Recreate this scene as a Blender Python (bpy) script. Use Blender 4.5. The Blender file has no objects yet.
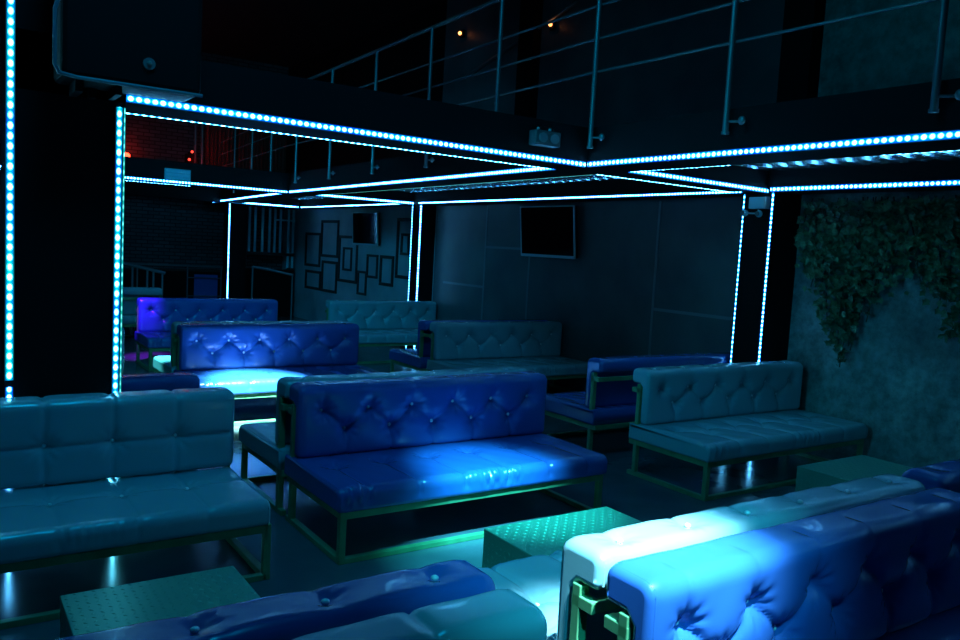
import bpy, bmesh, math, random
import numpy as np
from mathutils import Matrix, Vector
random.seed(7); RNG = np.random.default_rng(7)
sc = bpy.context.scene
COL = sc.collection
PI = math.pi

# ------------------------------------------------------------------ helpers
class MB:
    def __init__(s): s.v = []; s.f = []; s.sm = []
    def add(s, vs, fs, smooth=False):
        o = len(s.v); s.v += [tuple(map(float, p)) for p in vs]
        s.f += [tuple(i + o for i in f) for f in fs]; s.sm += [smooth] * len(fs); return s
    def box(s, x0, x1, y0, y1, z0, z1, bev=0.0):
        if bev <= 0:
            vs = [(x, y, z) for x in (x0, x1) for y in (y0, y1) for z in (z0, z1)]
            return s.add(vs, [(0,1,3,2),(4,6,7,5),(0,4,5,1),(2,3,7,6),(0,2,6,4),(1,5,7,3)])
        bm = bmesh.new(); bmesh.ops.create_cube(bm, size=1)
        for v in bm.verts:
            v.co = Vector(((x0+x1)/2 + v.co.x*(x1-x0), (y0+y1)/2 + v.co.y*(y1-y0), (z0+z1)/2 + v.co.z*(z1-z0)))
        bmesh.ops.bevel(bm, geom=bm.edges[:], offset=bev, segments=2, affect='EDGES', profile=.5)
        return s.bm(bm)
    def hexa(s, P):      # 8 points: bottom loop 4, top loop 4
        return s.add(P, [(3,2,1,0),(4,5,6,7),(0,1,5,4),(1,2,6,5),(2,3,7,6),(3,0,4,7)])
    def bm(s, bm, smooth=False):
        bmesh.ops.recalc_face_normals(bm, faces=bm.faces[:]); bm.verts.index_update()
        s.add([v.co[:] for v in bm.verts], [[v.index for v in f.verts] for f in bm.faces], smooth); bm.free(); return s
    def tube(s, pts, r, n=8, cap=True):
        pts = [Vector(p) for p in pts]; rings = []
        for i, p in enumerate(pts):
            t = (pts[min(i+1, len(pts)-1)] - pts[max(i-1, 0)]).normalized()
            a = Vector((0,0,1)) if abs(t.z) < .9 else Vector((1,0,0))
            u = t.cross(a).normalized(); w = t.cross(u)
            rings.append([p + (u*math.cos(2*PI*k/n) + w*math.sin(2*PI*k/n))*r for k in range(n)])
        vs = [v for R in rings for v in R]; fs = []
        for i in range(len(pts)-1):
            for k in range(n): fs.append((i*n+k, i*n+(k+1)%n, (i+1)*n+(k+1)%n, (i+1)*n+k))
        s.add(vs, fs, True)
        if cap:
            m = len(pts)-1
            s.add([v for v in rings[0]], [tuple(range(n))]); s.add([v for v in rings[m]], [tuple(range(n))])
        return s
    def ball(s, c, r, sx=1, sy=1, sz=1, n=10):
        bm = bmesh.new(); bmesh.ops.create_uvsphere(bm, u_segments=n, v_segments=max(5, n*2//3), radius=r)
        for v in bm.verts: v.co = Vector((c[0]+v.co.x*sx, c[1]+v.co.y*sy, c[2]+v.co.z*sz))
        return s.bm(bm, True)
    def disc(s, c, axis, r, depth, n=20):
        c = Vector(c); a = Vector(axis).normalized()
        return s.tube([c, c + a*depth], r, n)
    def mesh(s, name):
        me = bpy.data.meshes.new(name); me.from_pydata(s.v, [], s.f); me.update()
        me.polygons.foreach_set('use_smooth', s.sm)
        bm = bmesh.new(); bm.from_mesh(me); bmesh.ops.recalc_face_normals(bm, faces=bm.faces[:]); bm.to_mesh(me); bm.free()
        return me

def link(name, me, mat=None, parent=None):
    o = bpy.data.objects.new(name, me); COL.objects.link(o)
    if mat is not None and not me.materials: me.materials.append(mat)
    if parent is not None: o.parent = parent
    return o
def obj(name, mb, mat, parent=None): return link(name, mb.mesh(name), mat, parent)
def tag(o, label, cat, group=None):
    o['label'] = label; o['category'] = cat
    if group: o['group'] = group
    return o
def thing(name, label, cat, loc=(0,0,0), rz=0, group=None):
    o = bpy.data.objects.new(name, None); COL.objects.link(o); o.location = loc; o.rotation_euler = (0,0,rz)
    o.empty_display_size = .1
    return tag(o, label, cat, group)
def struct(name, mb, mat, label=None):
    o = obj(name, mb, mat); o['kind'] = 'structure'
    if label: o['label'] = label
    return o
def copy_tree(o, parent=None):
    c = o.copy(); COL.objects.link(c)
    if parent is not None: c.parent = parent
    for ch in list(o.children): copy_tree(ch, c)
    return c

# ------------------------------------------------------------------ materials
def mat(name, color, rough=.5, metal=0, spec=.5, noise=None, bump=None, coat=0):
    m = bpy.data.materials.new(name); m.use_nodes = True; N = m.node_tree; b = N.nodes['Principled BSDF']
    b.inputs['Base Color'].default_value = (*color, 1); b.inputs['Roughness'].default_value = rough
    b.inputs['Metallic'].default_value = metal; b.inputs['Specular IOR Level'].default_value = spec
    b.inputs['Coat Weight'].default_value = coat
    tc = N.nodes.new('ShaderNodeTexCoord')
    if noise:            # (scale, color2, detail, lo, hi)
        sc_, c2, det, lo, hi = noise
        n = N.nodes.new('ShaderNodeTexNoise'); n.inputs['Scale'].default_value = sc_; n.inputs['Detail'].default_value = det
        r = N.nodes.new('ShaderNodeValToRGB'); r.color_ramp.elements[0].position = lo; r.color_ramp.elements[1].position = hi
        r.color_ramp.elements[0].color = (*color, 1); r.color_ramp.elements[1].color = (*c2, 1)
        N.links.new(tc.outputs['Object'], n.inputs['Vector']); N.links.new(n.outputs['Fac'], r.inputs['Fac'])
        N.links.new(r.outputs['Color'], b.inputs['Base Color'])
    if bump:             # (scale, strength, distance)
        n = N.nodes.new('ShaderNodeTexNoise'); n.inputs['Scale'].default_value = bump[0]; n.inputs['Detail'].default_value = 6
        k = N.nodes.new('ShaderNodeBump'); k.inputs['Strength'].default_value = bump[1]; k.inputs['Distance'].default_value = bump[2]
        N.links.new(tc.outputs['Object'], n.inputs['Vector']); N.links.new(n.outputs['Fac'], k.inputs['Height'])
        N.links.new(k.outputs['Normal'], b.inputs['Normal'])
    return m
def emis(name, color, strength):
    m = bpy.data.materials.new(name); m.use_nodes = True; b = m.node_tree.nodes['Principled BSDF']
    b.inputs['Base Color'].default_value = (0,0,0,1)
    b.inputs['Emission Color'].default_value = (*color, 1); b.inputs['Emission Strength'].default_value = strength
    return m

LED_K = 1.0
def led_material(name, dot, sleeve_halo, sd, sj, pitch=.055):
    """diode tape: bright chips at a fixed pitch inside a dimmer sleeve glow with the lens halo painted in (UV: metres along, 0..1 across)"""
    m = bpy.data.materials.new(name); m.use_nodes = True; N = m.node_tree; L = N.links
    b = N.nodes['Principled BSDF']; b.inputs['Base Color'].default_value = (.02,.02,.02,1)
    uv = N.nodes.new('ShaderNodeUVMap'); sp = N.nodes.new('ShaderNodeSeparateXYZ'); L.new(uv.outputs[0], sp.inputs[0])
    def M(op, a, b_=None, c=None):
        n = N.nodes.new('ShaderNodeMath'); n.operation = op
        for i, v in enumerate((a, b_, c)):
            if v is None: continue
            if isinstance(v, (int, float)): n.inputs[i].default_value = v
            else: L.new(v, n.inputs[i])
        return n.outputs[0]
    u = M('FRACT', M('DIVIDE', sp.outputs[0], pitch))
    du = M('MULTIPLY', M('ABSOLUTE', M('SUBTRACT', u, .5)), 2.0)       # 0 at chip centre .. 1
    dv = M('MULTIPLY', M('ABSOLUTE', M('SUBTRACT', sp.outputs[1], .5)), 2.0)
    d = M('ADD', M('POWER', du, 2.0), M('MULTIPLY', M('POWER', dv, 2.0), 1.6))
    core = M('POWER', M('MAXIMUM', M('SUBTRACT', 1.0, M('MULTIPLY', d, 1.25)), 0.0), 1.6)
    slv = M('POWER', M('MAXIMUM', M('SUBTRACT', 1.0, M('POWER', dv, 2.0)), 0.02), 1.3)  # sleeve glow, graded across to paint in the lens halo too
    nz = N.nodes.new('ShaderNodeTexNoise'); nz.noise_dimensions = '1D'; nz.inputs['Scale'].default_value = 2.5
    L.new(sp.outputs[0], nz.inputs['W'])
    nz2 = N.nodes.new('ShaderNodeTexNoise'); nz2.noise_dimensions = '1D'; nz2.inputs['Scale'].default_value = 23
    L.new(sp.outputs[0], nz2.inputs['W'])
    mx = N.nodes.new('ShaderNodeMix'); mx.data_type = 'RGBA'
    rp = N.nodes.new('ShaderNodeMapRange'); rp.inputs['From Min'].default_value = .35; rp.inputs['From Max'].default_value = .65
    L.new(nz.outputs['Fac'], rp.inputs['Value']); L.new(rp.outputs[0], mx.inputs['Factor'])
    mx.inputs['A'].default_value = (*sleeve_halo[0], 1); mx.inputs['B'].default_value = (*sleeve_halo[1], 1)
    e1 = N.nodes.new('ShaderNodeMix'); e1.data_type = 'RGBA'; e1.inputs['B'].default_value = (*dot, 1)
    L.new(mx.outputs['Result'], e1.inputs['A']); L.new(core, e1.inputs['Factor'])
    st = M('ADD', M('MULTIPLY', M('MULTIPLY', core, sd*LED_K), M('ADD', -.35, M('MULTIPLY', nz2.outputs['Fac'], 2.7))), M('MULTIPLY', slv, sj*LED_K))
    L.new(e1.outputs['Result'], b.inputs['Emission Color']); L.new(st, b.inputs['Emission Strength'])
    return m

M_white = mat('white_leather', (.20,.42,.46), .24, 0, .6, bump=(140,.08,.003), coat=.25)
M_blue  = mat('blue_leather', (.024,.108,.38), .25, 0, .55, bump=(140,.08,.003), coat=.15)
M_frame = mat('brass_painted_steel', (.12,.38,.17), .40, .2, .5, noise=(9,(.08,.28,.12),3,.35,.7))
M_stud  = mat('crystal_stud', (.95,1,1), .25, .2, 1.0)
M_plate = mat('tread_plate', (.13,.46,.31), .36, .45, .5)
M_black = mat('matt_black_paint', (.0045,.005,.006), .7, 0, .15, bump=(30,.2,.004))
M_blackp= mat('black_plastic', (.004,.0045,.005), .7, 0, .12)
M_post  = mat('brushed_steel', (.22,.25,.26), .4, .6)
M_screen= mat('dead_screen_glass', (.002,.002,.003), .08, 0, .3)
M_bezel = mat('grey_bezel', (.62,.70,.72), .4, .1)
M_fram  = mat('dark_wood_frame', (.025,.022,.02), .5)
M_grey  = mat('pale_grey_plastic', (.5,.55,.55), .45)
M_pale  = mat('pale_lamp_plastic', (.45,.92,.95), .4)
M_lens  = mat('lens_glass', (.22,.26,.26), .12, 0, .8)
M_deck  = mat('corrugated_steel', (.62,.68,.70), .2, .9, noise=(3,(.4,.46,.48),4,.4,.65))
M_ceil  = mat('black_ceiling', (.008,.009,.011), .8)
M_leaf  = mat('ivy_leaf', (.08,.20,.09), .45, 0, .4, noise=(14,(.02,.06,.03),2,.35,.7))
M_stem  = mat('ivy_stem', (.05,.045,.03), .8)
M_cloth = mat('red_curtain', (.4,.05,.04), .8)

def floor_mat():
    m = mat('dark_polished_floor', (.075,.10,.115), .2, 0, .5, noise=(2.2,(.105,.14,.155),6,.35,.7), bump=(9,.05,.004))
    N = m.node_tree; b = N.nodes['Principled BSDF']
    tc = N.nodes.new('ShaderNodeTexCoord'); n = N.nodes.new('ShaderNodeTexNoise'); n.inputs['Scale'].default_value = 5; n.inputs['Detail'].default_value = 5
    r = N.nodes.new('ShaderNodeMapRange'); r.inputs['To Min'].default_value = .12; r.inputs['To Max'].default_value = .30
    N.links.new(tc.outputs['Object'], n.inputs['Vector']); N.links.new(n.outputs['Fac'], r.inputs['Value']); N.links.new(r.outputs[0], b.inputs['Roughness'])
    return m
def brick_mat():
    m = mat('painted_brick', (.10,.11,.12), .75)
    N = m.node_tree; b = N.nodes['Principled BSDF']; tc = N.nodes.new('ShaderNodeTexCoord')
    mp = N.nodes.new('ShaderNodeMapping'); mp.inputs['Rotation'].default_value = (PI/2,0,0)
    br = N.nodes.new('ShaderNodeTexBrick'); br.inputs['Scale'].default_value = 1; br.inputs['Brick Width'].default_value = .25
    br.inputs['Row Height'].default_value = .085; br.inputs['Mortar Size'].default_value = .012
    br.inputs['Color1'].default_value = (.12,.13,.14,1); br.inputs['Color2'].default_value = (.07,.08,.085,1); br.inputs['Mortar'].default_value = (.02,.022,.025,1)
    N.links.new(tc.outputs['Object'], mp.inputs['Vector']); N.links.new(mp.outputs[0], br.inputs['Vector']); N.links.new(br.outputs['Color'], b.inputs['Base Color'])
    k = N.nodes.new('ShaderNodeBump'); k.inputs['Distance'].default_value = .01; k.invert = True
    N.links.new(br.outputs['Fac'], k.inputs['Height']); N.links.new(k.outputs[0], b.inputs['Normal'])
    return m
def concrete_mat():
    """worn concrete with blotches and pale scuffs"""
    m = mat('worn_concrete', (.12,.13,.135), .75); N = m.node_tree; L = N.links; b = N.nodes['Principled BSDF']
    tc = N.nodes.new('ShaderNodeTexCoord')
    n1 = N.nodes.new('ShaderNodeTexNoise'); n1.inputs['Scale'].default_value = 1.1; n1.inputs['Detail'].default_value = 8; n1.inputs['Roughness'].default_value = .62
    n2 = N.nodes.new('ShaderNodeTexNoise'); n2.inputs['Scale'].default_value = 9; n2.inputs['Detail'].default_value = 8; n2.inputs['Roughness'].default_value = .7
    r1 = N.nodes.new('ShaderNodeValToRGB'); e = r1.color_ramp.elements
    e[0].position = .32; e[0].color = (.085,.125,.115,1); e[1].position = .70; e[1].color = (.34,.45,.42,1)
    r2 = N.nodes.new('ShaderNodeValToRGB'); e = r2.color_ramp.elements
    e[0].position = .36; e[0].color = (.45,.47,.47,1); e[1].position = .62; e[1].color = (1,1,1,1)
    mx = N.nodes.new('ShaderNodeMix'); mx.data_type = 'RGBA'; mx.blend_type = 'MULTIPLY'; mx.inputs['Factor'].default_value = 1
    for n in (n1, n2): L.new(tc.outputs['Object'], n.inputs['Vector'])
    L.new(n1.outputs['Fac'], r1.inputs['Fac']); L.new(n2.outputs['Fac'], r2.inputs['Fac'])
    L.new(r1.outputs['Color'], mx.inputs['A']); L.new(r2.outputs['Color'], mx.inputs['B']); L.new(mx.outputs['Result'], b.inputs['Base Color'])
    k = N.nodes.new('ShaderNodeBump'); k.inputs['Strength'].default_value = .5; k.inputs['Distance'].default_value = .015
    L.new(n2.outputs['Fac'], k.inputs['Height']); L.new(k.outputs[0], b.inputs['Normal'])
    return m
M_floor = floor_mat(); M_brick = brick_mat(); M_conc = concrete_mat()
M_panel = mat('wall_panelling', (.07,.085,.09), .45, 0, .4, noise=(1.3,(.13,.15,.155),7,.35,.72), bump=(12,.2,.004))
M_plaster = mat('grey_plaster', (.48,.53,.55), .6, 0, .4, noise=(1.7,(.66,.72,.74),6,.3,.7), bump=(14,.25,.005))

# ------------------------------------------------------------------ camera
camd = bpy.data.cameras.new('camera'); cam = bpy.data.objects.new('camera', camd); COL.objects.link(cam)
X = Vector((0.8275439, -0.5586975, 0.0550288)); Y = Vector((0.0032094, 0.1027270, 0.9947044)); F = Vector((0.5613918, 0.8229850, -0.0868042))
R = Matrix((X, Y, -F)).transposed().to_4x4()
cam.matrix_world = Matrix.Translation((0,0,1.9)) @ R
camd.sensor_width = 36; camd.lens = 804.4/960*36; camd.clip_start = .05; camd.clip_end = 100
sc.camera = cam

# ------------------------------------------------------------------ room shell (x = a, y = b)
WR, WB, WL, WF, HC = 7.4, 20.0, -5.0, -4.0, 6.2
struct('floor', MB().box(WL, WR, WF, WB, -.1, 0), M_floor, 'dark polished floor of the lounge')
struct('ceiling', MB().box(WL-.1, WR+.1, WF-.1, WB+.1, HC, HC+.1), M_ceil, 'black ceiling')
w = struct('wall_right', MB().box(WR, WR+.2, WF, 5.1, 0, HC), M_conc, 'worn concrete wall with ivy')
struct('wall_right_panelled', MB().box(WR, WR+.2, 5.1, 12.4, 0, HC), M_panel, 'dark panelled wall with a screen')
struct('wall_right_upper', MB().box(WR, WR+.2, 12.4, WB, 2.95, HC), M_black, 'upper plaster wall above the far gallery, its darkness put in as black')  # same plaster wall higher up, shade painted in as black
struct('wall_right_plaster', MB().box(WR, WR+.2, 12.4, WB, 0, 2.95), M_plaster, 'plaster wall with empty picture frames')
struct('wall_back', MB().box(WL-.1, WR+.2, WB, WB+.2, 0, HC), M_brick, 'painted brick wall at the far end')
struct('wall_left', MB().box(WL-.2, WL, WF, WB, 0, HC), M_black)
struct('wall_front', MB().box(WL-.2, WR+.2, WF-.2, WF, 0, HC), M_black)

ZB, ZT = 2.637, 2.955          # underside and top of the overhead beams
def a1(b):                     # line of the gallery edge beam (near face)
    return float(np.interp(b, [-4, 5.1, 12.55, 18.2, 20], [4.63, 4.50, 4.73, 5.25, 5.4]))
def a2(b): return float(np.interp(b, [-4, 5.1, 12.4, 18.0, 20], [6.86, 6.88, 7.04, 7.10, 7.12]))
def beam_y(name, fn, wd, segs, z0=ZB, z1=ZT, label=None):
    mb = MB()
    for b0, b1 in zip(segs[:-1], segs[1:]):
        p, q = fn(b0), fn(b1)
        mb.hexa([(p,b0,z0),(p+wd,b0,z0),(q+wd,b1,z0),(q,b1,z0),(p,b0,z1),(p+wd,b0,z1),(q+wd,b1,z1),(q,b1,z1)])
    return struct(name, mb, M_black, label)
beam_y('beam', a1, .45, [-4, 5.1, 12.55, 18.2, 20], label='black gallery edge beam under the railing')
beam_y('beam', a2, .40, [-4, 5.1, 12.4, 18.0, 20], label='black beam along the side wall')
struct('beam', MB().box(.34, 4.5, 5.14, 5.56, ZB, ZT), M_black, 'black cross beam from the near column')
struct('beam', MB().box(4.93, 6.9, 5.14, 5.56, ZB+.004, ZT), M_black, 'black cross beam under the gallery to the right column')
struct('beam', MB().box(-5, 4.73, 12.6, 13.0, ZB, ZT), M_black, 'black far cross beam')
struct('beam', MB().box(5.18, 7.04, 12.6, 13.0, ZB+.004, ZT), M_black, 'black far cross beam under the gallery')
struct('beam', MB().box(5.0, 7.05, 18.05, 18.4, ZB-.004, ZT), M_black, 'black cross beam at the far end of the gallery')
# gallery deck: corrugated sheet, ribs running along a
mb = MB(); n = 280; ys = np.linspace(-4, 20, n*2)
vs = []; fs = []
for i, y in enumerate(ys):
    z = 2.865 + .03*(1 if (i//2) % 2 else -1)
    vs += [(a1(y)+.40, y, z), (7.4, y, z)]
    if i: fs.append((2*i-2, 2*i-1, 2*i+1, 2*i))
mb.add(vs, fs)
struct('ceiling_gallery', mb, M_deck, 'corrugated steel underside of the gallery')
mb = MB()
for b0, b1 in ((-4,5.1),(5.1,12.55),(12.55,18.2),(18.2,20)):
    mb.hexa([(a1(b0)+.02,b0,2.90),(7.4,b0,2.90),(7.4,b1,2.90),(a1(b1)+.02,b1,2.90),(a1(b0)+.02,b0,2.95),(7.4,b0,2.95),(7.4,b1,2.95),(a1(b1)+.02,b1,2.95)])
struct('floor_gallery', mb, M_black, 'gallery floor slab')
# columns
struct('column', MB().box(.322, .925, 5.14, 5.50, 0, HC), M_black, 'near black column with light strips')
struct('column', MB().box(6.90, 7.40, 5.10, 5.43, 0, 2.87), M_black, 'right black column beside the ivy wall')
struct('column', MB().box(7.22, 7.40, 5.02, 5.37, 2.95, HC), M_black, 'black pilaster on the wall above the gallery')
struct('column', MB().box(7.25, 7.40, 9.66, 10.02, 2.95, HC), M_black, 'second black pilaster on the wall above the gallery')
struct('column', MB().box(7.06, 7.40, 12.42, 12.68, 0, 2.87), M_black, 'far black column beside the picture frames')
struct('column', MB().box(5.42, 5.84, 18.08, 18.40, 0, ZB), M_black, 'farthest black column before the brick wall')
# panel joints on the side wall
def joint(b0, z0, b1, z1, w=.018):
    if abs(b1-b0) < 1e-6: mb = MB().box(WR-.008, WR+.01, b0-w, b0+w, z0, z1)
    else: mb = MB().box(WR-.008, WR+.01, min(b0,b1), max(b0,b1), z0-w, z0+w)
    return struct('trim_joint', mb, M_post)
M_joint = mat('panel_joint', (.2,.23,.24), .5)
for j in ((10.80,.3,10.80,2.62),(9.0,1.95,10.78,1.95),(10.82,1.30,12.06,1.30),(7.05,.3,7.05,2.62),(5.75,1.285,7.03,1.285),(9.62,.3,9.62,1.84)):
    o = joint(*j); o.data.materials.clear(); o.data.materials.append(M_joint)

# ------------------------------------------------------------------ LED strips
C_dot = (.15,.72,1.0)
M_led  = led_material('led_tape_bright', C_dot, ((0,.09,1.0),(0,.24,1.0)), 40, 3.0, .045)
M_ledg = led_material('led_tape_teal', C_dot, ((0,.18,.95),(0,.50,.70)), 34, 1.7)
M_ledt = led_material('led_tape_thin', (.15,.72,1.0), ((0,.12,1.0),(0,.3,1.0)), 24, 2.2, .05)
M_leddim = led_material('led_tape_dim', (.2,.9,.8), ((0,.6,.55),(0,.55,.75)), 1.2, .9, .05)
def strip(p0, p1, nrm, wdt, m, label, th=.010, flat=False):
    p0 = Vector(p0); p1 = Vector(p1); n = Vector(nrm).normalized(); t = (p1-p0).normalized(); s = n.cross(t).normalized()*wdt/2
    L = (p1-p0).length
    P = [p0-s, p0+s, p1+s, p1-s]; V = P + [q + n*th for q in P]
    me = bpy.data.meshes.new('led_strip')
    fs = [(4,5,6,7),(3,2,1,0),(0,1,5,4),(1,2,6,5),(2,3,7,6),(3,0,4,7)]
    me.from_pydata([v[:] for v in V], [], fs); uv = me.uv_layers.new(name='UVMap')
    UV = {0:(0,0),1:(0,1),2:(L,1),3:(L,0),4:(0,0.0),5:(0,1),6:(L,1),7:(L,0)}
    for poly in me.polygons:
        for li in poly.loop_indices:
            u_, v_ = UV[me.loops[li].vertex_index]; uv.data[li].uv = (u_, .5 if flat else v_)
    bm = bmesh.new(); bm.from_mesh(me); bmesh.ops.recalc_face_normals(bm, faces=bm.faces[:]); bm.to_mesh(me); bm.free()
    o = link('led_strip', me, m); tag(o, label, 'light strip', 'LED light strips on the black frame')
    return o
zs = ZB + .018
def on_b1(b, d=0): return a1(b) + d
W1 = .050
# columns
strip((.893,5.14,.012),(.893,5.14,ZB-.03),(0,-1,0),.040,M_ledg,'long vertical LED strip on the near column, at its right edge')
strip((.921,5.14,.012),(.921,5.14,ZB-.03),(0,-1,0),.012,M_leddim,'dim narrow glow painted beside the near column strip, as its reflection')  # glowing band put in for the reflection beside the strip
strip((.345,5.14,1.03),(.345,5.14,3.9),(0,-1,0),.046,M_ledg,'upper vertical LED strip on the near column, at the left photo edge')
strip((.345,5.14,.012),(.345,5.14,.99),(0,-1,0),.040,M_led,'short lower LED strip on the near column, at the left photo edge')
strip((6.918,5.10,.012),(6.918,5.10,ZB-.01),(0,-1,0),.044,M_led,'vertical LED strip on the right column, edge nearest the ivy')
strip((6.90,5.412,.012),(6.90,5.412,ZB-.02),(-1,0,0),.024,M_ledt,'vertical LED strip on the right column, edge below the twin lamp')
strip((7.083,12.42,.012),(7.083,12.42,ZB-.01),(0,-1,0),.045,M_led,'bright vertical LED strip on the column beside the picture frames')
strip((7.06,12.655,.012),(7.06,12.655,ZB-.01),(-1,0,0),.035,M_ledt,'faint vertical LED strip on the far edge of the column by the picture frames')
strip((5.44,18.08,.012),(5.44,18.08,ZB-.03),(0,-1,0),.04,M_led,'vertical LED strip on the farthest column before the brick wall')
# cross beam from the near column
strip((.93,5.14,zs+.01),(4.47,5.14,zs-.005),(0,-1,0),W1,M_led,'upper LED strip along the near cross beam, from the near column')
strip((.94,5.56,ZB+.008),(4.45,5.56,ZB+.008),(0,1,0),.022,M_ledt,'lower thin LED strip along the near cross beam', flat=True)
strip((4.97,5.14,zs),(6.89,5.14,zs-.012),(0,-1,0),W1,M_led,'upper LED strip of the cross beam ending at the right column')
strip((4.98,5.56,ZB+.010),(6.88,5.56,ZB+.010),(0,1,0),.018,M_ledt,'thin lower LED strip of the cross beam ending at the right column', flat=True)
# gallery edge beam
strip((a1(-1.5),-1.5,zs),(a1(5.13),5.13,zs),(-1,0,0),W1,M_led,'LED strip under the railing, running to the right photo edge')
strip((a1(-1.5)+.45,-1.5,ZB+.010),(a1(2.9)+.45,2.9,ZB+.010),(1,0,0),.020,M_ledt,'thin LED strip beneath the railing strip, right photo edge', flat=True)
strip((a1(4.05)+.45,4.05,ZB+.010),(a1(5.1)+.45,5.1,ZB+.010),(1,0,0),.020,M_ledt,'short thin LED strip just right of the beam crossing', flat=True)
strip((a1(5.57),5.57,zs),(a1(12.55),12.55,zs),(-1,0,0),W1,M_led,'LED strip along the gallery beam, between near and far cross beams')
strip((a1(5.6)+.45,5.6,ZB+.010),(a1(12.5)+.45,12.5,ZB+.010),(1,0,0),.020,M_leddim,'thin greenish LED strip on the far edge of the gallery beam', flat=True)
strip((a1(13.02),13.02,zs),(a1(18.9),18.9,zs),(-1,0,0),.05,M_led,'curving end of the gallery LED strip, beyond the far cross beam')
# side wall beam
strip((a2(-1.5),-1.5,zs),(a2(5.09),5.09,zs),(-1,0,0),W1,M_led,'LED strip above the ivy, from right column to right photo edge')
strip((a2(5.44),5.44,zs-.012),(a2(12.41),12.41,zs),(-1,0,0),.034,M_led,'LED strip above the wall screen, between two columns')
strip((a2(12.7),12.7,zs),(a2(18.04),18.04,zs),(-1,0,0),.034,M_led,'LED strip above the picture frames')
# far cross beams
strip((-4.5,12.6,zs),(4.70,12.6,zs),(0,-1,0),.046,M_led,'LED strip along the far cross beam, behind the near column')
strip((-4.5,13.0,ZB+.008),(3.3,13.0,ZB+.008),(0,1,0),.022,M_ledt,'thin LED strip on the back edge of the far cross beam', flat=True)
strip((5.19,12.6,zs),(7.03,12.6,zs),(0,-1,0),.050,M_led,'LED strip of the far cross beam ending at the frame wall column')
strip((5.52,18.05,zs),(7.02,18.05,zs),(0,-1,0),.05,M_led,'farthest horizontal LED strip, above the slatted screen')

# ------------------------------------------------------------------ sofas
def seg_dist(U, S, a, b):
    ax, ay = a; bx, by = b; dx, dy = bx-ax, by-ay; L2 = dx*dx+dy*dy+1e-12
    t = np.clip(((U-ax)*dx + (S-ay)*dy)/L2, 0, 1)
    return np.hypot(U-(ax+t*dx), S-(ay+t*dy))
def tuft(U, S, buttons, segs, depth=.047, sig=.052, cdep=.013, csig=.013, pill=.012, seed=0):
    D = np.zeros_like(U) + pill; full = depth
    for bt in buttons:
        u, s = bt[:2]; depth = full*(bt[2] if len(bt) > 2 else 1)
        r = np.hypot(U-u, S-s); th = np.arctan2(S-s, U-u)
        D -= depth*np.exp(-(r/sig)**2*.8) * .75 + depth*.25*np.exp(-(r/.022)**2)
        D += .0035*np.cos(th*9 + seed + u*7)*np.exp(-((r-.05)/.035)**2)*1.5*depth/full
    C = np.zeros_like(U)
    for sg in segs:
        k_ = sg[2] if len(sg) > 2 else 1
        d = seg_dist(U, S, sg[0][:2], sg[1][:2]); C = np.maximum(C, k_*(cdep*np.exp(-(d/csig)**2) + cdep*.6*np.exp(-(d/(csig*3.2))**2)))
    D -= C
    D += .0012*np.sin(U*13+S*9+seed) + .0006*np.sin(U*37-S*23+seed*2)
    return D
def arc(cx, cy, r, a0, a1_, n):
    return [(cx + r*math.cos(a), cy + r*math.sin(a)) for a in np.linspace(a0, a1_, n)]
def dense(pts, step):
    out = [pts[0]]
    for p, q in zip(pts[:-1], pts[1:]):
        d = math.dist(p, q); k = max(1, int(math.ceil(d/step)))
        for i in range(1, k+1): out.append((p[0]+(q[0]-p[0])*i/k, p[1]+(q[1]-p[1])*i/k))
    return out
def sweep(outer, inner, L, dispf, r_end, du=.0125):
    """outer: displaced part of the section, inner: plain rest of the closed loop; section in (y,z)"""
    loop = np.array(outer + inner); m = len(loop); no = len(outer)
    s = np.concatenate([[0], np.cumsum(np.hypot(*np.diff(np.array(outer), axis=0).T))])
    S = np.concatenate([s, np.zeros(m-no)])
    mask = np.concatenate([np.ones(no), np.zeros(m-no)])
    mask[:no] *= np.clip(s/.03, 0, 1) * np.clip((s[-1]-s)/.03, 0, 1)
    T = np.roll(loop, -1, 0) - np.roll(loop, 1, 0); T /= np.linalg.norm(T, axis=1, keepdims=True)+1e-9
    Nn = np.stack([T[:,1], -T[:,0]], 1)
    A = .5*np.sum(loop[:,0]*np.roll(loop[:,1],-1) - np.roll(loop[:,0],-1)*loop[:,1])
    if A < 0: Nn = -Nn
    ends = r_end*(1-np.cos(np.linspace(0, PI/2, 6)))
    us = np.concatenate([-L/2 + ends, np.linspace(-L/2+r_end, L/2-r_end, int(L/du))[1:-1], (L/2 - ends)[::-1]])
    e = np.array([r_end*(1-math.sqrt(max(0, 1-min(1, max(0, (abs(u)-(L/2-r_end))/r_end))**2))) for u in us])
    U, SS = np.meshgrid(us, S, indexing='ij')
    D = dispf(U, SS)*mask[None,:]
    D *= np.clip((L/2-np.abs(U))/.05, 0, 1)
    O = D - e[:,None]
    Yv = loop[None,:,0] + Nn[None,:,0]*O; Zv = loop[None,:,1] + Nn[None,:,1]*O
    V = np.stack([U, Yv, Zv], -1).reshape(-1, 3)
    nu = len(us); fs = []
    for i in range(nu-1):
        for k in range(m):
            k2 = (k+1) % m; fs.append((i*m+k, i*m+k2, (i+1)*m+k2, (i+1)*m+k))
    mb = MB(); mb.add(V.tolist(), fs, True)
    mb.f += [tuple(range(m)), tuple((nu-1)*m + k for k in range(m))]; mb.sm += [False, False]
    def at(u, sv):   # point and normal on the displaced outer surface
        d = float(dispf(np.array([[u]]), np.array([[sv]]))[0,0])
        y = np.interp(sv, s, loop[:no,0]); z = np.interp(sv, s, loop[:no,1])
        ny = np.interp(sv, s, Nn[:no,0]); nz = np.interp(sv, s, Nn[:no,1])
        return Vector((u, y+ny*d, z+nz*d)), Vector((0, ny, nz)).normalized()
    return mb, at, s[-1]
ZBK, ZS = .935, .453
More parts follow.
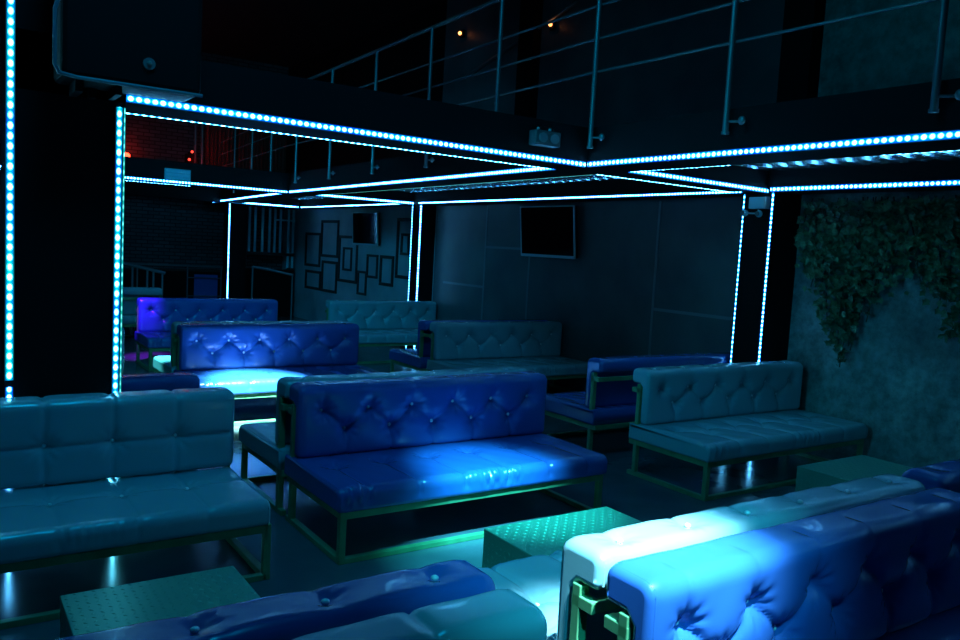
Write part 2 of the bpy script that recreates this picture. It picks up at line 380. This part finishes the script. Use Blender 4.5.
def back_section():
    o = [(-.165,.47)] + arc(-.170,.500,.030,-PI/2,-PI,5) + arc(-.150,.885,.050,PI,PI/2,7) + arc(-.040,.895,.040,PI/2,0,6) + [(0,.835)]
    i = [(-.02,.815), (-.10,.815), (-.125,.79), (-.125,.50), (-.14,.47)]
    return dense(o, .0125), i
def seat_section():
    o = [(-.03,.453)] + [(-.87,.453)] + arc(-.87,.405,.048,PI/2,PI,7) + [(-.918,.36)] + arc(-.893,.345,.025,PI,1.5*PI,5)
    i = [(-.6,.32), (-.3,.32), (-.03,.32)]
    return dense(o, .0135), i
_cache = {}
def button_mesh():
    if 'b' not in _cache: _cache['b'] = MB().ball((0,0,0), .0125, 1, 1, .7, 10).mesh('button')
    return _cache['b']
if True:
    button_mesh().materials.append(M_stud)
def put_button(parent, p, n):
    o = bpy.data.objects.new('button', button_mesh()); COL.objects.link(o); o.parent = parent
    o.location = p + n*.010; o.rotation_euler = n.to_track_quat('Z', 'Y').to_euler()
def make_sofa(L, style, m, name, label, group, loc, rz, studded_top):
    """local frame: rear plane of the backrest at y=0, front towards -y"""
    key = (round(L,2), style, m.name, studded_top)
    root = thing(name, label, 'sofa', (loc[0], loc[1], 0), rz, group)
    if key in _cache:
        for ch in _cache[key].children: copy_tree(ch, root)
        return root
    _cache[key] = root
    o, i = back_section(); so = np.concatenate([[0], np.cumsum(np.hypot(*np.diff(np.array(o), axis=0).T))])
    za = np.array([p[1] for p in o]); ya = np.array([p[0] for p in o])
    sz = lambda z: float(so[np.argmin(np.abs(za-z) + 10*(ya > -.19))])
    stop = float(so[np.argmin(np.abs(ya+.09) + 10*(za < .92))]); smax = so[-1]
    nb = 6; wv = L/nb; seed = 1.3
    if style == 'diamond':
        up = [(-L/2+(k+.5)*wv, sz(.775)) for k in range(nb)]; lo = [(-L/2+k*wv, sz(.637)) for k in range(1, nb)]
        top = [(u, stop, .32) for u, _ in up] if studded_top else []; B = up + lo + top
        SG = [(p, q) for p in up for q in lo if abs(p[0]-q[0]) < wv*.6]
        SG += [(q, (q[0], 0.0), .8) for q in lo] + [(p, (p[0], stop), .30) for p in up]
        f = lambda U, S: tuft(U, S, B, SG, seed=seed)
    else:
        nb = 6; wv = L/nb
        row = [(-L/2+k*wv, sz(.69)) for k in range(1, nb)]; top = []
        B = row; SG = [((u, 0.0), (u, smax)) for u, _ in row] + [((-L/2, row[0][1]), (L/2, row[0][1]))]
        f = lambda U, S: tuft(U, S, B, SG, depth=.040, cdep=.009, csig=.008, pill=.010)
    mb, at, _ = sweep(o, i, L, f, .026)
    back = obj('backrest', mb, m, root)
    for u, s_ in [q[:2] for q in B]:
        p, n_ = at(u, s_); put_button(back, p, n_)
    for sx in (-1, 1):
        pts = [(sx*(L/2-.022), p[0], p[1]) for p in o]
        cx, cz = -.12, .75
        pts = [(x, y, z) for x, y, z in pts]
        obj('piping', MB().tube(pts[::2], .0055, 6), m, back)
    # seat
    Ls = L + (.05 if style == 'diamond' else -.02)
    o, i = seat_section(); so = np.concatenate([[0], np.cumsum(np.hypot(*np.diff(np.array(o), axis=0).T))]); smax = so[-1]
    sy = lambda y: -.03 - y
    edge = sy(-.87)
    if style == 'diamond':
        r1 = [(-L/2+(k+.5)*wv, sy(-.40)) for k in range(nb)]; r2 = [(-L/2+k*wv, sy(-.60)) for k in range(1, nb)] if m is M_white else []
        SB = r1 + r2; SG = [(p, (p[0], edge+.10)) for p in r1]
        if r2:
            SG = [(p, q) for p in r1 for q in r2 if abs(p[0]-q[0]) < wv*.6] + [(q, (q[0], edge+.10)) for q in r2]
    else:
        r1 = [(u, sy(-.46)) for u, _ in row]; SB = r1; SG = [((u, 0.0), (u, smax)) for u, _ in row] + [((-Ls/2, r1[0][1]), (Ls/2, r1[0][1]))]
    ph = RNG.uniform(0, 6.28, 24); fr = RNG.uniform(60, 170, 24)
    def fs_(U, S):
        dd = tuft(U, S, SB, SG, depth=.042 if style == 'diamond' else .022, sig=.060, cdep=.012 if style == 'diamond' else .006, csig=.010, pill=.012 if style == 'diamond' else .008)
        w_ = np.clip((S-edge+.02)/.05, 0, 1)*np.clip((smax-.03-S)/.06, 0, 1)
        q = sum(np.sin(U*f_ + p_ + (S-edge)*45*math.sin(p_)) for f_, p_ in zip(fr, ph))/24 * np.clip(.35 + .8*np.sin(U*5.1+1) + .5*np.sin(U*11.3), .1, 1.2)
        return dd + w_*q*(.034 if style == 'diamond' else .008)
    mb, at, _ = sweep(o, i, Ls, fs_, .021)
    seat = obj('seat', mb, m, root)
    for u, s_ in SB:
        p, n_ = at(u, s_); put_button(seat, p, n_)
    for sx in (-1, 1):
        pts = [(sx*(Ls/2-.018), p[0], p[1]) for p in o]; obj('piping', MB().tube(pts[::3] + [pts[-1]], .0055, 6), m, seat)
    # welded tube frame
    t = .042; xl = L/2 - .02; bv = .004
    fm = MB()
    fm.box(-xl, xl, -.90, -.90+t, .272, .316, bv).box(-xl, xl, -.06, -.06+t, .272, .316, bv)
    for sx in (-1, 1): fm.box(sx*xl-t/2, sx*xl+t/2, -.90, -.018, .274, .318, bv)
    obj('seat_frame', fm, M_frame, root)
    obj('floor_runner', MB().box(-xl, xl, -.90, -.90+t, 0, .034, bv), M_frame, root)
    for sx in (-1, 1): obj('floor_runner', MB().box(sx*xl-t/2, sx*xl+t/2, -.90, -.018, 0, .036, bv), M_frame, root)
    for sx in (-1, 1):
        x0, x1 = sx*xl-t/2, sx*xl+t/2
        obj('leg', MB().box(x0, x1, -.90, -.90+t, .03, .28, bv), M_frame, root)
        bf = MB(); x0 += sx*.004; x1 += sx*.004
        bf.box(x0, x1, -.118, -.078, .03, .812, bv)
        bf.box(x0, x1, -.120, -.016, .735, .777, bv)
        obj('back_post', bf, M_frame, root)
    obj('back_rail', MB().box(-xl, xl, -.046, -.018, .733, .775, bv), M_frame, root)
    return root

G = 'tufted sofas standing back to back'
S = make_sofa
def sofa(a0, a1_, rear, away, style, m, name, label, top=None):
    return S(a1_-a0, style, m, name, label, G, ((a0+a1_)/2, rear), PI if away else 0, (m is M_white) if top is None else top)
TS = 'tufted_sofa'
# row nearest the camera
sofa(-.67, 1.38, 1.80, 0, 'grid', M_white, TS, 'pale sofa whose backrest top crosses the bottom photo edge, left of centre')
sofa(-.67, 1.38, 1.845, 1, 'diamond', M_blue, TS, 'dark blue sofa facing away, its studded top along the bottom left', True)
sofa(1.75, 3.80, 1.79, 0, 'diamond', M_blue, TS, 'blue sofa in the bottom right corner, its deep buttoned backrest nearest the camera')
deep_sofa = sofa(1.77, 3.82, 1.835, 1, 'diamond', M_white, TS, 'white sofa facing away under the bright spotlight, bottom right')
sofa(3.95, 6.0, 1.835, 1, 'diamond', M_blue, TS, 'shadowed blue sofa at the right photo edge, beyond the spotlit white one')
# second row
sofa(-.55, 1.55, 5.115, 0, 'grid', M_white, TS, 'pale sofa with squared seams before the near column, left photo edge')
sofa(-.55, 1.50, 5.525, 1, 'diamond', M_blue, TS, 'dark blue sofa just behind the near column, only its top showing')
sofa(1.97, 4.05, 5.125, 0, 'diamond', M_blue, TS, 'large blue studded sofa in the middle of the photo, facing the camera')
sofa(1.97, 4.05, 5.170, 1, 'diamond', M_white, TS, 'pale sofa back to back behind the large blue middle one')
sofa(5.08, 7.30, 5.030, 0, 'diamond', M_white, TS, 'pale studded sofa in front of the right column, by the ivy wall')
sofa(5.12, 7.30, 5.475, 1, 'diamond', M_blue, TS, 'blue sofa behind the right column, its open frame back towards the camera')
# third row
sofa(-.55, 1.58, 8.800, 0, 'grid', M_white, TS, 'pale sofa peeking out just right of the near column strip')
sofa(2.13, 4.18, 8.840, 0, 'diamond', M_blue, TS, 'blue sofa with a brilliantly lit seat, left of centre in the third row')
sofa(2.13, 4.18, 8.885, 1, 'diamond', M_white, TS, 'pale sofa back to back behind the brightly lit blue one')
sofa(5.28, 7.36, 8.900, 0, 'diamond', M_white, TS, 'pale studded sofa below the larger wall screen')
sofa(5.25, 7.33, 8.945, 1, 'diamond', M_blue, TS, 'blue sofa hidden behind the pale one below the larger wall screen')
# fourth row
sofa(2.42, 4.47, 12.38, 0, 'diamond', M_blue, TS, 'far blue sofa with a violet lit corner, near the brick wall')
sofa(5.33, 7.36, 12.36, 0, 'diamond', M_white, TS, 'far pale sofa before the column beside the picture frames')
sofa(1.20, 3.25, 14.50, 1, 'diamond', M_white, TS, 'farthest pale sofa by the sloping handrail, mostly hidden')

# the spotlit sofa has the deepest seat
for ch in deep_sofa.children:
    k = ch.name.split('.')[0]
    if k in ('seat', 'seat_frame', 'floor_runner'): ch.scale.y = 1.19
    elif k == 'leg': ch.location.y = -.165

# ------------------------------------------------------------------ low tread-plate tables
def table(a0, a1_, b0, b1, h, label):
    root = thing('low_table', label, 'table', ((a0+a1_)/2, (b0+b1)/2, 0), 0, 'low tread plate tables')
    wx, wy = (a1_-a0)/2, (b1-b0)/2
    mb = MB().box(-wx, wx, -wy, wy, h-.02, h, .004)
    def loz(mb, c, d1, d2, n):
        d1 = Vector(d1); d2 = Vector(d2); n = Vector(n); c = Vector(c)
        mb.add([c+d1*.013, c+d2*.0045, c-d1*.013, c-d2*.0045, c+n*.003], [(0,1,4),(1,2,4),(2,3,4),(3,0,4)])
    p = .034; q = .7071
    nx, ny, nz = int(2*wx/p), int(2*wy/p), int((h-.03)/p)
    for i in range(nx):
        for j in range(ny):
            s = 1 if (i+j) % 2 else -1
            loz(mb, (-wx+(i+.5)*2*wx/nx, -wy+(j+.5)*2*wy/ny, h), (q, s*q, 0), (-s*q, q, 0), (0,0,1))
    obj('table_top', mb, M_plate, root)
    sd = MB().box(-wx+.002, wx-.002, -wy+.002, wy-.002, 0, h-.02)
    for k in range(nz):
        for j in range(ny):
            s = 1 if (k+j) % 2 else -1
            for sx in (-1, 1):
                loz(sd, (sx*(wx-.002), -wy+(j+.5)*2*wy/ny, .015+(k+.5)*p), (0,q,s*q), (0,-s*q,q), (sx,0,0))
        for i in range(nx):
            s = 1 if (k+i) % 2 else -1
            for sy in (-1, 1):
                loz(sd, (-wx+(i+.5)*2*wx/nx, sy*(wy-.002), .015+(k+.5)*p), (q,0,s*q), (-s*q,0,q), (0,sy,0))
    obj('base', sd, M_plate, root)
table(2.46, 3.36, 2.985, 3.46, .40, 'tread plate low table before the large blue middle sofa, brightly lit')
table(.42, 1.13, 3.05, 3.55, .40, 'dim tread plate low table before the pale sofa at the left')
table(5.42, 6.30, 3.05, 3.57, .40, 'shadowed tread plate low table near the ivy wall')

# ------------------------------------------------------------------ wall screens
def screen(b0, b1, z0, z1, label, tilt):
    root = thing('wall_screen', label, 'television', (WR-.10, (b0+b1)/2, (z0+z1)/2), 0, None); root.rotation_euler = (0, -tilt, 0)
    w_, h_ = (b1-b0)/2, (z1-z0)/2
    obj('housing', MB().box(-.03, .03, -w_+.01, w_-.01, -h_+.01, h_-.01, .008), M_blackp, root)
    fb = .028; f = MB()
    f.box(-.045, -.02, -w_, w_, -h_, -h_+fb+.012, .004).box(-.045, -.02, -w_, w_, h_-fb*.6, h_, .004)
    f.box(-.045, -.02, -w_, -w_+fb*.7, -h_, h_, .004).box(-.045, -.02, w_-fb*.7, w_, -h_, h_, .004)
    obj('bezel', f, M_bezel, root)
    obj('panel', MB().box(-.036, -.028, -w_+.015, w_-.015, -h_+.02, h_-.01), M_screen, root)
    obj('wall_bracket', MB().box(.02, .10, -.12, .12, -.1, .1).box(.03, .05, -.2, .2, -.15, .15), M_blackp, root)
screen(8.47, 9.70, 1.845, 2.58, 'large dark television with pale bezel on the panelled wall', .10)
screen(14.42, 15.57, 1.86, 2.535, 'smaller looking dark television above the picture frames', .05)

# ------------------------------------------------------------------ empty picture frames on the plaster wall
FR = [(17.517,18.419,1.292,2.086,'tall empty frame, leftmost of the upper row by the slatted screen'),
 (16.53,17.49,1.543,2.378,'tall empty frame at the top of the frame wall, left of the far television'),
 (15.53,16.48,1.037,2.049,'large empty frame under the left side of the far television'),
 (15.81,16.25,1.289,1.797,'slim frame nested inside the large frame below the far television'),
 (14.58,15.07,1.203,1.684,'small upright frame right below the far television'),
 (13.90,14.47,1.086,1.685,'upright frame between the far television and the tallest frame'),
 (15.06,15.48,.824,1.328,'small low frame just above the far pale sofa'),
 (13.16,13.81,1.27,2.419,'tallest empty frame, next to the bright far column'),
 (13.32,13.64,1.72,2.13,'small frame nested inside the tallest frame'),
 (17.44,18.36,.756,1.202,'low wide frame, leftmost near the floor'),
 (16.54,17.38,.753,1.462,'low frame beneath the tall upper frame')]
for b0, b1, z0, z1, lb in FR:
    t = .062 if b1-b0 > .5 else .05; d = .035
    mb = MB()
    mb.box(WR-d, WR-.001, b0, b1, z0, z0+t, .006).box(WR-d, WR-.001, b0, b1, z1-t, z1, .006)
    mb.box(WR-d, WR-.001, b0, b0+t, z0+t, z1-t, .006).box(WR-d, WR-.001, b1-t, b1, z0+t, z1-t, .006)
    tag(obj('picture_frame', mb, M_fram), lb, 'picture frame', 'empty picture frames on the plaster wall')

# ------------------------------------------------------------------ gallery railing
rail = thing('gallery_railing', 'steel railing with three thin bars along the gallery edge', 'railing', (4.5, 5, 2.8))
def loc(p): return (p[0]-4.5, p[1]-5, p[2]-2.8)
bs = [-3, 0, 2.5, 5.1, 7.5, 10, 12.55, 15, 18]
for z, r, nm in ((3.39,.011,'rail'),(3.655,.011,'rail'),(3.92,.011,'rail'),(4.305,.022,'handrail')):
    obj(nm, MB().tube([loc((a1(b)-.035, b, z)) for b in bs], r, 8), M_post, rail)
for b in (-.41,.95,2.33,3.71,5.06,6.50,7.88,9.30,10.75,12.15,13.6,15.0,16.5):
    x = a1(b)-.055
    p = obj('post', MB().tube([loc((x, b, 2.79)), loc((x, b, 4.29))], .021, 10), M_post, rail)
    bk = MB(); bk.tube([loc((x, b-.01, 2.86)), loc((x+.06, b-.10, 2.86))], .009, 8).ball(loc((x, b-.13, 2.855)), .03, .6, 1, 1)
    obj('bracket', bk, M_post, p)
    obj('end_cap', MB().disc(loc((x, b, 2.775)), (0,0,1), .027, .018), M_post, p)

# ------------------------------------------------------------------ hanging loudspeaker beside the column
sp = thing('loudspeaker', 'large black loudspeaker hung over the near column, top left', 'loudspeaker', (.92, 4.92, 2.68))
obj('cabinet', MB().box(-.375, .34, -.15, .19, 0, .95, .03), M_blackp, sp)
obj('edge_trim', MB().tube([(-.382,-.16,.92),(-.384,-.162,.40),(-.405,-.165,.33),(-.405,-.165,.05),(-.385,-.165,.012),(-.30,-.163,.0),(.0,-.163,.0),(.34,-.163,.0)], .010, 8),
    mat('blue_grey_edge_trim', (.10,.16,.2), .35), sp)  # outline trim, bluer and paler than the black cabinet
k = MB().disc((.055,-.15,.13), (0,-1,0), .032, .012); k.ball((.055,-.165,.13), .014)
obj('badge', k, mat('badge_grey', (.12,.14,.15), .4), sp)
for q in ((-.30,-.26,-.1,.14,-.06,.0),(-.10,-.07,-.1,.14,-.05,.0),(-.20,-.16,.13,.22,-.05,.2)): obj('bracket', MB().box(*q), M_blackp, sp)

# flood lamp box on the beam
fl = thing('emergency_lamp', 'grey twin lens lamp box with carrying handle on the near cross beam', 'lamp', (3.985, 5.07, 2.775)); fl.scale = (.88,.88,.80)
obj('housing', MB().box(-.14, .14, -.05, .065, -.045, .10, .012), mat('lamp_housing', (.07,.085,.085), .45), fl)
for sx in (-.066, .066): obj('lens', MB().disc((sx,-.05,.028), (0,-1,0), .048, .010), M_lens, fl)
obj('handle', MB().tube([(-.06,0,.10),(-.055,0,.135),(-.03,0,.152),(.05,0,.152),(.075,0,.135),(.08,0,.10)], .009, 8), M_blackp, fl)
for sx in (-.11, .02): obj('knob', MB().ball((sx,-.03,.112), .014), M_grey, fl)
# twin-head emergency light on the right column
em = thing('twin_emergency_light', 'pale box with two round lamp heads at the top of the right column', 'lamp', (6.885, 5.19, 2.52))
obj('housing', MB().box(-.06, .012, -.075, .115, -.055, .06, .008), M_pale, em)
obj('side_cap', MB().box(-.064, .012, -.090, -.068, -.057, .062, .004), mat('pale_cap', (.75,.8,.8), .4), em)  # side cap in a plain pale grey
obj('stem', MB().tube([(-.045,.0,-.06),(-.045,.0,-.105)], .008).tube([(-.045,-.02,-.105),(-.045,.15,-.10)], .008), M_grey, em)
for y, z, sx in ((-.015,-.108,.9),(.165,-.100,1.2)):
    h = MB().ball((-.05, y, z), .036, 1, sx, 1, 14)
    o = obj('lamp_head', h, M_pale, em); obj('lens', MB().disc((-.078, y, z), (-1,0,0), .024, .008), M_lens, o)

# small grille on the far cross beam
gr = thing('vent_grille', 'small pale rectangular grille on the far cross beam', 'vent', (3.0, 12.57, 2.755))
obj('frame', MB().box(-.185, .185, -.02, .028, -.085, .09, .005), mat('pale_enamel', (.5,.6,.7), .45), gr)
M_slat = mat('pale_slats', (.62,.72,.82), .4)
for k in range(3): obj('slat', MB().box(-.17, .17, -.034, -.016, -.07+k*.052, -.034+k*.052, .003), M_slat, gr)

# ------------------------------------------------------------------ far end: slatted screen, rails, bar
sl = thing('slatted_screen', 'tall pale slatted screen beside the plaster wall at the far end', 'screen', (6.7, 18.95, 0))
for i, x in enumerate((-.66,-.52,-.38,-.20,-.03,.10,.24,.44,.56)):
    z0 = 1.18 if i >= 7 else 1.55
    obj('slat', MB().box(x-.028, x+.028, -.02, .02, z0, 2.62, .004), M_pale, sl)
obj('crossbar', MB().box(.08, .60, -.025, .0, 2.33, 2.37), M_pale, sl)
obj('sill', MB().box(-.70, .60, -.03, .03, 1.49, 1.56), M_fram, sl)
obj('sill', MB().box(.42, .60, -.03, .03, 1.15, 1.2), M_fram, sl)
obj('base_panel', MB().box(-.70, .62, -.02, .02, 0, 1.16), M_black, sl)

br = thing('bar_rail', 'long thin steel rail in front of the brick wall', 'railing', (4.7, 19.4, 0))
obj('rail', MB().tube([(-2.2,0,1.165),(1.05,0,1.15)], .022), M_post, br)
for x in (-2.0, -.9, .2, .98): obj('post', MB().tube([(x,0,0),(x,0,1.16)], .016), M_post, br)
obj('rail', MB().tube([(.2,0,.88),(1.0,0,.88)], .012), M_post, br); obj('rail', MB().tube([(.2,0,.45),(1.0,0,.45)], .012), M_post, br)
hr = thing('sloping_handrail', 'sloping steel handrail on posts right of the near column strip', 'railing', (3.2, 16, 0))
obj('handrail', MB().tube([(-.55,0,1.34),(-.36,0,1.31),(.43,0,1.13)], .03), M_post, hr)
for x in (-.36, -.15, .11, .22, .38):
    obj('post', MB().tube([(x,0,0),(x,0,1.31-.227*(x+.36))], .018), M_post, hr)
dr = thing('standing_rail', 'low steel rail on two legs under the slatted screen', 'railing', (5.76, 16, 0))
obj('handrail', MB().tube([(-.45,0,1.31),(.0,0,1.24),(.40,0,1.165)], .022), M_post, dr)
for x in (-.45, .39): obj('post', MB().tube([(x,0,0),(x,0,1.31-.165*(x+.45))], .017), M_post, dr)
bc = thing('bar_counter', 'dark bar counter below the brick wall', 'counter', (4.6, 19.72, 0))
obj('counter_top', MB().box(-1.6, 1.4, -.2, .25, 1.02, 1.07, .008), M_fram, bc)
obj('front_panel', MB().box(-1.55, 1.35, -.14, .2, 0, 1.02), M_black, bc)
obj('inset_panel', MB().box(.5, 1.05, -.155, -.135, .35, .95, .006), mat('blue_panel', (.05,.16,.6), .5), bc)

# red curtain and red lamps on the upper level
cu = MB(); n = 150; vs = []; fs = []
for i in range(n+1):
    x = 5.35 + (7.35-5.35)*i/n; y = 19.85 + .05*math.sin(i*.9) + .02*math.sin(i*2.3)
    vs += [(x, y, 2.97), (x, y, 5.2)]
    if i: fs.append((2*i-2, 2*i, 2*i+1, 2*i-1))
cu.add(vs, fs, True)
o = obj('curtain', cu, M_cloth); tag(o, 'long pleated curtain in red light behind the far gallery', 'curtain')
so_ = o.modifiers.new('thick', 'SOLIDIFY'); so_.thickness = .01
struct('floor_far_gallery', MB().box(-5, 5.3, 18.4, 20, 2.9, 2.97), M_black, 'far gallery floor')
struct('beam', MB().box(-5, 5.0, 18.05, 18.4, ZB-.002, 3.28), M_black, 'black front edge of the far gallery')
rl = thing('red_lamp', 'glowing red lamp on the far gallery beside the near column strip', 'lamp', (3.56, 19.7, 2.97))
obj('base', MB().disc((0,0,0), (0,0,1), .09, .05).tube([(0,0,.05),(0,0,.52)], .03), M_blackp, rl)
obj('bulb', MB().ball((0,0,.60), .07, 1.5, 1, 1, 14), emis('red_bulb', (1,.03,.012), 14), rl)
rb = thing('red_spot_lamp', 'small red pilot lamp on a dark stand before the curtain', 'lamp', (4.86, 19.3, 2.97))
obj('stand', MB().tube([(0,0,0),(0,0,.80)], .03).box(-.1,.1,-.05,.05,.45,.75,.01), M_blackp, rb)
for p in ((-.02,-.06,.62),(.05,-.06,.50),(.04,-.06,.80)): obj('bulb', MB().ball(p, .03), emis('red_pilot', (1,.05,.03), 3.0), rb)
for x, lb in ((5.06,'thin upright steel tube left of the curtain on the far gallery'),(5.22,'thin upright steel tube touching the curtain on the far gallery')):
    tag(obj('stand_pipe', MB().tube([(x,19.6,2.97),(x,19.6,4.5)], .035), M_post), lb, 'pipe', 'upright pipes on the far gallery')
for (b, z), lb, e in (((11.80,5.50),'small warm wall lamp high up, the left of two',6),((9.36,5.17),'small warm wall lamp high up, the right of two',4)):
    t = thing('wall_lamp', lb, 'lamp', (WR, b, z), 0, 'warm lamps high on the wall')
    obj('backplate', MB().box(-.06, 0, -.05, .05, -.06, .06, .01), M_blackp, t)
    obj('bulb', MB().ball((-.08,0,0), .030, 1, 1, 1, 12), emis('warm_bulb', (1,.30,.08), e), t)
tag(obj('wall_pipe', MB().tube([(WR-.05,11.63,4.75),(WR-.05,8.83,5.37)], .025), M_post), 'thin slanting pipe high on the wall above the gallery', 'pipe')

# ------------------------------------------------------------------ ivy
def ivy():
    zl_b = [3.2,3.42,3.47,3.58,3.72,3.86,3.99,4.17,4.26,4.335,4.41,4.49,4.65,4.74,4.85,4.95,5.1]
    zl_z = [1.30,1.36,1.28,1.70,1.78,1.86,1.76,1.66,1.46,1.16,.92,1.04,1.36,1.68,1.70,1.92,1.86]
    root = thing('climbing_ivy', 'dark green ivy hanging down the worn concrete wall', 'plant', (WR-.09, 4.2, 1.6))
    me = MB(); base = [(0,0),(.38,.12),(.30,.30),(.55,.42),(.26,.62),(0,1),(-.26,.62),(-.55,.42),(-.30,.30),(-.38,.12)]
    n = 0
    while n < 4300:
        b = random.uniform(1.0, 5.0); z = random.uniform(.9, 2.57)
        lim = np.interp(b, zl_b, zl_z) if b > 3.2 else 1.35 + .3*math.sin(b*5)
        lim += random.gauss(0, .05)
        if z < lim: continue
        dens = .35 + .65*min(1, (z-lim)/.35)
        if 3.75 < b < 4.2 and z < 2.15: dens *= .6
        if random.random() > dens: continue
        n += 1
        s = random.uniform(.045, .10); x = -random.uniform(0.0, .08) - .03*max(0, z-2.0)
        yaw = random.gauss(0, .6); pit = random.gauss(.55, .35); rol = random.uniform(-1.2, 1.2)
        Mx = Matrix.Rotation(yaw, 4, 'Z') @ Matrix.Rotation(-pit, 4, 'Y') @ Matrix.Rotation(rol+PI, 4, 'X')
        pts = []
        for (u, v) in base:
            p = Mx @ Vector((-.25*abs(u)*s*.6, u*s, v*s)); pts.append((p.x+x, p.y+b-4.2, p.z+z-1.6))
        c = Mx @ Vector((.10*s, 0, .42*s)); pts.append((c.x+x, c.y+b-4.2, c.z+z-1.6))
        me.add(pts, [(k, (k+1) % 10, 10) for k in range(10)])
    m2 = me.mesh('foliage'); link('foliage', m2, M_leaf, root)
    st = MB()
    for k in range(34):
        b = random.uniform(3.25, 4.95); z0 = 2.6; z1 = float(np.interp(b, zl_b, zl_z)) + .02; pts = []
        for t in np.linspace(0, 1, 9): pts.append((.02 - .03*math.sin(t*5+k), b-4.2+.05*math.sin(t*4+k), z0+(z1-z0)*t-1.6))
        st.tube(pts, .006, 5)
    obj('stems', st, M_stem, root)
ivy()

# ------------------------------------------------------------------ lamps of the place and added fill lights
def spot(name, p, tgt, color, power, size_deg, blend=.5, radius=.06):
    l = bpy.data.lights.new(name, 'SPOT'); l.color = color; l.energy = power; l.spot_size = math.radians(size_deg); l.spot_blend = blend; l.shadow_soft_size = radius
    o = bpy.data.objects.new(name, l); COL.objects.link(o); o.location = p
    o.rotation_euler = (Vector(tgt)-Vector(p)).to_track_quat('-Z', 'Y').to_euler(); return o
def area(name, p, tgt, color, power, sx, sy):
    l = bpy.data.lights.new(name, 'AREA'); l.shape = 'RECTANGLE'; l.size = sx; l.size_y = sy; l.color = color; l.energy = power
    o = bpy.data.objects.new(name, l); COL.objects.link(o); o.location = p
    o.rotation_euler = (Vector(tgt)-Vector(p)).to_track_quat('-Z', 'Y').to_euler(); return o
CY = (.0,.48,1.0)
def bulb(name, p, color, power, r=.06):
    l = bpy.data.lights.new(name, 'POINT'); l.color = color; l.energy = power; l.shadow_soft_size = r
    o = bpy.data.objects.new(name, l); COL.objects.link(o); o.location = p; return o
spot('spot_lamp_front', (1.55,0.0,5.0), (2.02,1.82,.93), (.42,.80,1.0), 11000, 13, 1.0)
spot('front_fill_wide', (.8,-1.0,4.6), (1.95,1.9,.9), (.03,.68,1.0), 1000, 24, 1.0)  # added broad fill that softens the edge of the front spot
spot('spot_lamp_table', (3.0,1.9,5.0), (2.92,3.85,.1), (.04,.80,1.0), 3200, 17, 1.0)
spot('spot_lamp_middle', (2.9,1.4,4.8), (3.10,4.26,.42), (.08,.70,1.0), 6500, 14, 1.0)
spot('spot_lamp_third_row', (2.5,5.6,4.6), (2.72,7.95,.45), (.50,.95,1.0), 30000, 15, 1.0)
spot('spot_lamp_third_row_rear', (1.6,11.6,4.4), (2.20,9.70,.45), (.2,1,1), 9000, 10, .8)
spot('spot_lamp_violet', (1.0,9.8,4.6), (2.40,12.3,.85), (.34,.02,1.0), 5000, 10, 1)
spot('overhead_wash', (1.0,3.2,5.9), (2.5,6.4,0), CY, 245, 140, 1.0, .5)
spot('upper_fill', (-1.0,5.0,5.6), (7.4,4.6,4.2), (0,.62,1.0), 130, 70, 1.0, .3)  # added fill, no fixture: lifts the wall above the gallery
spot('side_fill', (-2.0,3.5,3.4), (7.4,4.95,1.35), (0,.60,1.0), 330, 30, 1.0, .3)  # added fill, no fixture: brightens the ivy wall
spot('left_fill', (-2.2,4.2,4.6), (1.3,8.6,.7), (0,.60,1.0), 120, 24, 1.0, .3)  # added fill, no fixture: reaches the sofa behind the near column
spot('rear_fill', (.3,7.5,3.6), (7.0,14.5,1.5), (0,.52,1.0), 420, 72, 1.0, .3)  # added fill, no fixture: brightens the frame wall and far sofas
bulb('red_lamp_glow', (3.47,19.6,3.66), (1,.03,.02), 4)
bulb('red_stage_glow', (5.0,19.2,3.6), (1,.03,.03), 1.6, .1)

w = bpy.data.worlds.new('world'); sc.world = w; w.use_nodes = True
w.node_tree.nodes['Background'].inputs['Color'].default_value = (0,.004,.008,1); w.node_tree.nodes['Background'].inputs['Strength'].default_value = 1
sc.view_settings.view_transform = 'Standard'; sc.view_settings.look = 'None'; sc.view_settings.exposure = 0; sc.view_settings.gamma = 1
